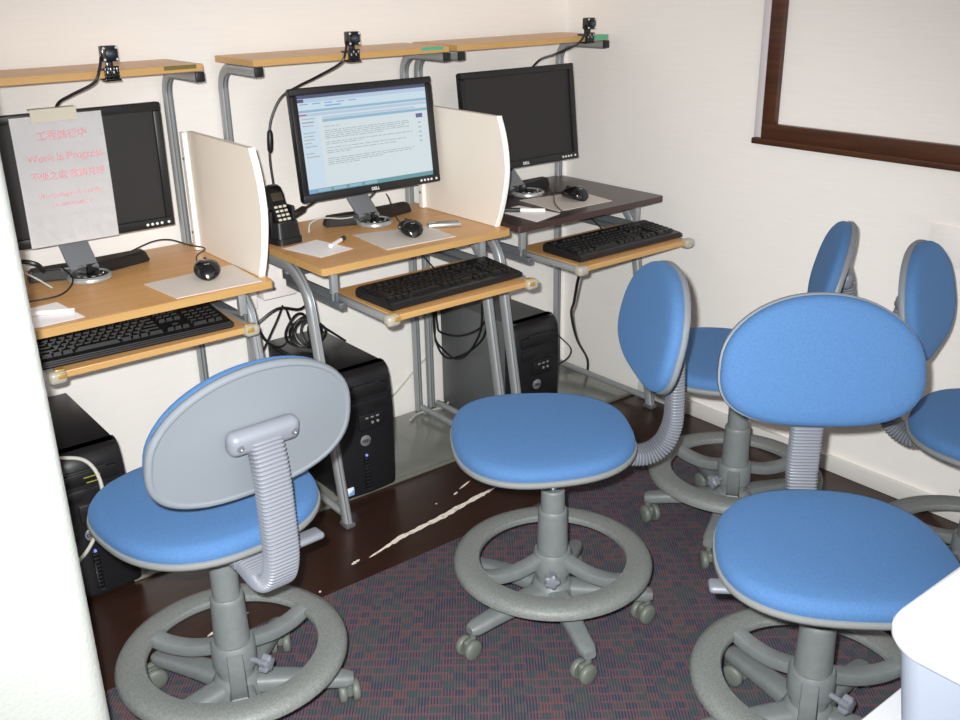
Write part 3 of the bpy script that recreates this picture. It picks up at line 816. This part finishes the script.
cable([(-1.02, -.03, -.0+.05), (-.92, -.01, .06), (-.825, .009, .082), (-.719, .0105, .159), (-.652, .0105, .206), (-.628, .0105, .27), (-.62, .0105, .36)], .0034, 'pale grey cable running from the tower across the white wall', 'cable_grey', name='network_cable')
cable([(-.60, -.03, .25), (-.587, -.03, .153), (-.586, -.03, .05), (-.62, -.04, .016), (-.662, -.052, .015), (-.747, -.040, .015), (-.802, -.066, .015)], .0032, 'thin grey cable coming down the wall onto the grey platform', 'cable_grey', name='network_cable')
cable([(-.604, -.686, .632), (-.585, -.66, .60), (-.50, -.56, .50), (-.405, -.45, .41), (-.27, -.34, .26), (-.10, -.22, .11), (-.03, -.155, .016)], .0046, 'black cable hanging from the dark desk tray down to the platform edge')
cable([(-.26, -.15, .27), (-.173, -.15, .193), (-.116, -.15, .127), (-.16, -.15, .09), (-.26, -.12, .08)], .0026, 'thin black cable curling out beside the dark desk tower')
cable([(-2.05, -.37, .40), (-1.975, -.42, .39), (-1.955, -.455, .33), (-1.975, -.46, .24), (-2.02, -.46, .17), (-2.085, -.42, .10)], .0046, 'pale cable hanging in front of the tower beside the pier', 'cable_grey')
# desk top cables
cable([(-1.10, -.13, .86), (-1.145, -.14, .845), (-1.185, -.145, .832)], .0036, 'black lead with a thick plug hanging below the lit monitor, left side')
bm = bm_new(); add_sweep(bm, [Vector((-1.180, -.145, .834)), Vector((-1.188, -.1455, .831)), Vector((-1.222, -.147, .818)), Vector((-1.230, -.148, .815))], circ(1, 12), scale=lambda i: (.005, .0105, .0105, .006)[i])
tag(obj('ferrite_core', bm, 'cable_black'), 'black ferrite core on the lead below the lit monitor', 'ferrite core')
cable([(-1.19, -.17, .765), (-1.18, -.165, .79), (-1.14, -.165, .80), (-1.08, -.17, .79), (-1.04, -.17, .788)], .0022, 'thin grey lead looping left of the lit monitor stand', 'cable_grey', name='network_cable')
cable([(-.90, -.13, .87), (-.925, -.12, .84), (-.96, -.10, .80), (-.98, -.08, .77)], .0036, 'black lead dropping right of the lit monitor stand')
cable([(-.40, -.12, .88), (-.44, -.12, .845), (-.47, -.12, .81), (-.44, -.12, .79), (-.41, -.13, .80)], .0030, 'curly black lead behind the stand of the dark desk monitor')
cable([(-.35, -.12, .88), (-.37, -.12, .845), (-.42, -.13, .815), (-.46, -.14, .78)], .0038, 'thick black lead dropping behind the stand of the dark desk monitor')
cable([(-2.05, -.16, .80), (-1.99, -.18, .83), (-1.95, -.20, .825), (-1.93, -.19, .80)], .0060, 'thick black plug lead beside the left monitor stand')
cable([(-2.02, -.30, .765), (-1.93, -.30, .766), (-1.88, -.24, .78), (-1.885, -.18, .80)], .0022, 'thin black lead curving on the left desk beside the stand')
cable([(-2.0, -.17, .82), (-1.965, -.22, .80), (-1.935, -.26, .775)], .0022, 'thin pale lead beside the left monitor stand', 'cable_grey', name='network_cable')
# small black adapter partly hidden by the pier
bm = bm_new(); add_box(bm, (-2.035, -.245, TZ+.017), (.085, .055, .032), .010, 3); tag(obj('power_adapter', bm, 'black_plastic'), 'black power adapter on the left desk beside the pier', 'adapter')

# ------------------------------------------------------------------ stools
def sup(t, a, b, n):
    c, s = cos(t), sin(t); return math.copysign(a*abs(c)**(2/n), c), math.copysign(b*abs(s)**(2/n), s)
def seat_outline(a, b, n=56, grow=0):
    o = []
    for i in range(n):
        x, y = sup(2*pi*i/n, a+grow, b+grow, 2.5)
        y *= 1+.07*x/a
        o.append((x+.026, y))
    return o
def back_outline(w, h, n=56, grow=0):
    o = []
    for i in range(n):
        t = 2*pi*i/n
        y, z = sup(t, w+grow, h+grow, 2.05 if sin(t) > 0 else 2.8)
        y *= 1-.07*z/h
        o.append((y, z))
    return o
def make_stool(x, y, th, label, zs, zb, b, tube_top, ring_ph, star_ph, knob_ph, cph, lev=(0, -.19)):
    t = thing('swivel_chair', label, 'chair', (x, y, .006), radians(th))
    zs -= .013; zb -= .006
    # seat cushion
    bm = bm_new(); rings = []
    for s, z in ((.985, zs-.026), (1.0, zs-.018), (.995, zs-.008), (.965, zs-.001), (.90, zs+.004), (.75, zs+.008), (.5, zs+.010), (.25, zs+.0105), (.02, zs+.0105)):
        rings.append([Vector(((px-.026)*s+.026, py*s, z + (.004*((px-.026)*s/.19)**2 if s < .97 else 0))) for px, py in seat_outline(.201, .207)])
    add_rings(bm, rings); obj('seat_cushion', bm, 'blue_fabric', t, smooth=60)
    bm = bm_new(); rings = []
    for g, z in ((.0, zs-.023), (.003, zs-.024), (.004, zs-.030), (.0, zs-.037), (-.02, zs-.043), (-.07, zs-.047), (-.19, zs-.048)):
        rings.append([Vector((px, py, z)) for px, py in seat_outline(.201, .207, grow=g)])
    add_rings(bm, rings); obj('seat_shell', bm, 'chair_rim', t, smooth=50)
    # mount plate and lever
    bm = bm_new(); add_box(bm, (-.01, 0, zs-.060), (.20, .09, .024), .006); add_lathe(bm, [(.034, zs-.095), (.036, zs-.06)], 20)
    obj('seat_mount', bm, 'base_grey', t)
    bm = bm_new(); lx, ly = lev; add_tube(bm, [(lx, -.03, zs-.062), (lx, ly*.7, zs-.066), (lx, ly, zs-.070)], .006, 8)
    add_box(bm, (lx, ly-.020, zs-.070), (.036, .070, .015), .007, 3); obj('lever', bm, 'bellows', t)
    # backrest
    tl = .22; nf = Vector((cos(tl), 0, sin(tl))); up = Vector((-sin(tl), 0, cos(tl))); C = Vector((-b, 0, zb))
    def P(yy, zz, d): 
        return C + Vector((0, 1, 0))*yy + up*zz + nf*(d + .25*yy*yy)
    bm = bm_new(); rings = []
    for s, d in ((.985, -.026), (1.0, -.018), (.995, -.010), (.965, -.003), (.90, .003), (.72, .006), (.4, .007), (.02, .007)):
        rings.append([P(yy*s, zz*s, d) for yy, zz in back_outline(.188, .127)])
    add_rings(bm, rings); obj('backrest_cushion', bm, 'blue_fabric', t, smooth=60)
    bm = bm_new(); rings = []
    for g, d in ((.0, -.022), (.003, -.024), (.004, -.031), (.001, -.036), (-.003, -.0365), (-.0055, -.0362), (-.007, -.0345), (-.0085, -.0343), (-.06, -.0343), (-.122, -.0345)):
        rings.append([P(yy, zz, d) for yy, zz in back_outline(.188, .127, grow=g)])
    add_rings(bm, rings); obj('backrest_shell', bm, 'chair_shell', t, smooth=50)
    # bracket on the back with two screws
    R = Matrix(((nf.x, 0, up.x, 0), (0, 1, 0, 0), (nf.z, 0, up.z, 0), (0, 0, 0, 1)))
    q = C + nf*(-.050) + up*(.004)
    bm = bm_new(); add_box(bm, (0, 0, 0), (.034, .132, .044), .015, 4); bm.transform(Matrix.Translation(q) @ R)
    br = obj('bracket', bm, 'bellows', t, smooth=60)
    for s in (-1, 1):
        bm = bm_new(); add_lathe(bm, [(.006, 0), (.006, .003), (.003, .0035), (.001, .001)], 14, (-.0165, s*.050, 0), rot=Matrix.Rotation(-pi/2, 3, 'Y')); bm.transform(Matrix.Translation(q) @ R)
        obj('screw', bm, 'dark_metal', br)
    # ribbed bellows arm
    top = q + up*(-.004) + nf*(-.004); xo = top.x-.008
    dz = zs
    pts = [top, Vector((xo-.004, 0, top.z-.06)), Vector((xo-.010, 0, dz+.05)), Vector((xo-.008, 0, dz-.01)), Vector((xo+.012, 0, dz-.058)), Vector((xo+.055, 0, dz-.082)), Vector((-.135, 0, dz-.074)), Vector((-.09, 0, dz-.066))]
    sp = spline(pts, 30)
    # resample evenly
    L = [0]
    for a_, b_ in zip(sp, sp[1:]): L.append(L[-1]+(b_-a_).length)
    n = int(L[-1]/.0072)*4; path = []; j = 0
    for i in range(n+1):
        s = L[-1]*i/n
        while j < len(L)-2 and L[j+1] < s: j += 1
        path.append(sp[j].lerp(sp[j+1], (s-L[j])/max(L[j+1]-L[j], 1e-6)))
    bm = bm_new(); add_sweep(bm, path, rrect(.034, .064, .011, 3), up=(-1, 0, 0), scale=lambda i: (.86, .97, 1.0, .97)[i % 4])
    obj('bellows_arm', bm, 'bellows', t, smooth=25)
    bm = bm_new(); add_box(bm, (-.105, 0, zs-.070), (.06, .072, .030), .008); obj('arm_socket', bm, 'bellows', t)
    # column
    bm = bm_new(); add_lathe(bm, [(.0105, .20), (.0105, zs-.058)], 16); obj('gas_rod', bm, 'chrome', t)
    bm = bm_new(); add_lathe(bm, [(.0275, .20), (.0275, tube_top-.004), (.0245, tube_top), (.013, tube_top)], 28); obj('upper_tube', bm, 'base_grey', t)
    st = min(tube_top-.03, .300)
    bm = bm_new(); add_lathe(bm, [(.038, .10), (.0365, .19), (.0335, st-.006), (.0335, st), (.031, st+.004), (.0276, st+.004)], 28); obj('lower_tube', bm, 'base_grey', t)
    # foot ring with three spokes and a locking knob
    zr = .178
    bm = bm_new(); 
    prof = [(.172, zr-.012), (.170, zr-.002), (.173, zr+.003), (.190, zr+.006), (.212, zr+.006), (.226, zr+.001), (.232, zr-.008), (.231, zr-.018), (.226, zr-.022), (.222, zr-.016), (.200, zr-.008), (.180, zr-.012)]
    rs = [[Vector((r*cos(2*pi*i/64), r*sin(2*pi*i/64), z)) for i in range(64)] for r, z in prof]
    rs.append(rs[0]); rings = rs
    vr = [[bm.verts.new(v) for v in r] for r in rings[:-1]]; vr.append(vr[0])
    for a_, b_ in zip(vr, vr[1:]):
        for i in range(64): bm.faces.new((a_[i], a_[(i+1) % 64], b_[(i+1) % 64], b_[i]))
    ring = obj('foot_ring', bm, 'ring_grey', t, smooth=45)
    bm = bm_new(); add_lathe(bm, [(.039, .135), (.045, .14), (.045, .188), (.041, .196), (.036, .196)], 28); hub = obj('ring_hub', bm, 'base_grey', ring)
    for k in range(3):
        a = radians(ring_ph-th+120*k)
        path = spline([(.036, 0, .176), (.060, 0, .168), (.10, 0, .160), (.145, 0, .162), (.178, 0, .172)], 5)
        bm = bm_new(); add_sweep(bm, path, rrect(.026, .032, .004, 2), up=(0, 0, 1)); bm.transform(Matrix.Rotation(a, 4, 'Z')); obj('spoke', bm, 'base_grey', ring)
    a = radians(knob_ph-th)
    bm = bm_new(); add_tube(bm, [(.040, 0, .158), (.072, 0, .158)], .006, 10)
    lob = []
    for i in range(30):
        u_ = 2*pi*i/30; lob.append((.0165+.0028*cos(5*u_), u_))
    rr_ = [[Vector((xk, s_*r*cos(u_), .158+s_*r*sin(u_))) for r, u_ in lob] for xk, s_ in ((.068, .7), (.071, 1), (.086, 1), (.089, .8), (.090, .3))]
    add_rings(bm, rr_); bm.transform(Matrix.Rotation(a, 4, 'Z')); obj('knob', bm, 'bellows', hub)
    # star base and casters
    bm = bm_new(); add_lathe(bm, [(.036, .055), (.052, .058), (.052, .095), (.044, .112), (.036, .118)], 28)
    for k in range(5):
        a = radians(star_ph-th+72*k)
        path = [Vector((.03, 0, .088)), Vector((.10, 0, .084)), Vector((.17, 0, .076)), Vector((.222, 0, .069)), Vector((.238, 0, .068))]
        sc = (1.25, 1.12, .98, .90, .62)
        rs = add_sweep(bm, path, rrect(.032, .044, .011, 3), up=(0, 0, 1), scale=lambda i: sc[i])
        bmesh.ops.rotate(bm, cent=(0, 0, 0), matrix=Matrix.Rotation(a, 3, 'Z'), verts=[v for r in rs for v in r])
    obj('star_base', bm, 'base_grey', t, smooth=45)
    for k in range(5):
        a = radians(star_ph-th+72*k); px, py = .228*cos(a), .228*sin(a)
        ca = a + radians(cph[k % len(cph)])
        bm = bm_new(); add_lathe(bm, [(.008, .030), (.008, .066)], 10)
        add_box(bm, (.010, 0, .034), (.034, .016, .026), .006, 3)
        bm.transform(Matrix.Translation((px, py, 0)) @ Matrix.Rotation(ca, 4, 'Z')); cs = obj('caster', bm, 'caster_grey', t, smooth=50)
        for s in (-1, 1):
            bm = bm_new(); add_lathe(bm, [(.008, -.008), (.022, -.008), (.0245, -.005), (.0245, .004), (.020, .008), (.006, .009)], 22, (.014, s*.015, .0255), rot=Matrix.Rotation(-s*pi/2, 3, 'X'))
            bm.transform(Matrix.Translation((px, py, 0)) @ Matrix.Rotation(ca, 4, 'Z')); obj('wheel', bm, 'caster_grey', cs, smooth=50)
    return t
make_stool(-1.909, -1.038, 91.8, 'blue swivel chair at the front left, its grey back shell towards us', .534, .754, .187, .44, -111, -31, -62, (100, 200, 60, 150, 20), (-.14, -.092))
make_stool(-1.181, -1.208, 147.6, 'blue swivel chair in the middle, seat to the left and backrest edge-on', .521, .754, .202, .355, 47, -40, -133, (220, 150, 76, 10, 292))
make_stool(-.506, -1.207, 125.5, 'blue swivel chair furthest back, against the right wall, half hidden', .522, .753, .175, .40, -144, -12, 175, (60, 200, 120, 30, 160))
make_stool(-1.083, -1.842, -134.4, 'blue swivel chair at the front right, facing us with its oval backrest', .500, .760, .184, .43, -150, 5, -92, (60, 200, 120, 30, 160), (.07, -.165))
make_stool(-.388, -1.808, -74, 'blue swivel chair cut off by the right edge of the picture', .505, .760, .168, .40, -147, 30, 160, (60, 200, 120, 30, 160))

# ------------------------------------------------------------------ white cabinet at the lower right corner
cb = thing('white_cabinet', 'white rounded plastic cabinet cut off by the lower right corner, nearest the camera', 'cabinet', (-1.192, -2.48, 0))
def rr_out(x0, x1, y0, y1, r): return [(a+(x0+x1)/2, b+(y0+y1)/2) for a, b in rrect(x1-x0, y1-y0, r, 6)]
bm = bm_new(); rings = []
for ins, z in ((.012, .655), (.004, .664), (0, .675), (0, .688), (.004, .696), (.012, .700), (.03, .701)):
    rings.append([Vector((a, b, z)) for a, b in rr_out(-.325+ins, .325-ins, -.31+ins, .31-ins, .045)])
add_rings(bm, rings); obj('top', bm, 'cabinet_white', cb, smooth=50)
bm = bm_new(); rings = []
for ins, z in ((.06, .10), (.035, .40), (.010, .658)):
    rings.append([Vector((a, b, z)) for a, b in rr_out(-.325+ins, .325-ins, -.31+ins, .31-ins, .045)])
add_rings(bm, rings); obj('body', bm, 'cabinet_shaded', cb, smooth=50)
bm = bm_new(); rings = []
for ins, z in ((.004, .425), (0, .43), (0, .446), (.005, .452)):
    rings.append([Vector((a, b, z)) for a, b in rr_out(-.36+ins, .34-ins, -.33+ins, .365-ins, .04)])
add_rings(bm, rings); obj('lower_shelf', bm, 'cabinet_white', cb, smooth=50)
bm = bm_new(); box2(bm, (-.26, -.24, 0), (.26, .24, .11), .01); obj('plinth', bm, 'cabinet_shaded', cb)

# ------------------------------------------------------------------ lights
def area(name, loc, size, power, col, rot=(0, 0, 0), sy=None):
    l = bpy.data.lights.new(name, 'AREA'); l.shape = 'RECTANGLE'; l.size = size; l.size_y = sy or size; l.energy = power; l.color = col
    o = bpy.data.objects.new(name, l); COL.objects.link(o); o.location = loc; o.rotation_euler = rot; return o
area('ceiling_lamp', (-1.5, -1.7, 2.56), 1.2, .3, (1, .90, .80), sy=1.2)
area('ceiling_lamp', (-1.9, -3.3, 2.56), 1.2, .3, (1, .90, .80), sy=.8)
W = bpy.data.worlds.new('world'); S.world = W; W.use_nodes = True
W.node_tree.nodes['Background'].inputs[0].default_value = (1, .945, .92, 1); W.node_tree.nodes['Background'].inputs[1].default_value = 1.5

# ------------------------------------------------------------------ camera with its built-in flash
cx, cy, cz, yaw, pitch, roll, f = -2.53696003, -2.67179971, 1.45863724, .66650822, .37396812, -.01928721, 988.04
fw = Vector((sin(yaw)*cos(pitch), cos(yaw)*cos(pitch), -sin(pitch)))
r0 = Vector((cos(yaw), -sin(yaw), 0)); u0 = r0.cross(fw)
r = r0*cos(roll)+u0*sin(roll); u = -r0*sin(roll)+u0*cos(roll)
cd = bpy.data.cameras.new('camera'); cam = bpy.data.objects.new('camera', cd); COL.objects.link(cam)
cd.sensor_fit = 'HORIZONTAL'; cd.sensor_width = 36; cd.lens = f/960*36; cd.clip_start = .02; cd.clip_end = 50
cam.matrix_world = Matrix(((r.x, u.x, -fw.x, cx), (r.y, u.y, -fw.y, cy), (r.z, u.z, -fw.z, cz), (0, 0, 0, 1)))
S.camera = cam
l = bpy.data.lights.new('camera_flash', 'SPOT'); l.energy = 365; l.color = (.97, 1, .985); l.shadow_soft_size = .014
l.spot_size = radians(88); l.spot_blend = 1.0
o = bpy.data.objects.new('camera_flash', l); COL.objects.link(o)
o.matrix_world = cam.matrix_world @ Matrix.Rotation(radians(-7.5), 4, 'X'); o.location = Vector((cx, cy, cz)) - r*.036 + u*.042 + fw*.01

S.view_settings.view_transform = 'Standard'; S.view_settings.look = 'None'
S.view_settings.exposure = .0; S.view_settings.gamma = 1; S.view_settings.use_curve_mapping = False
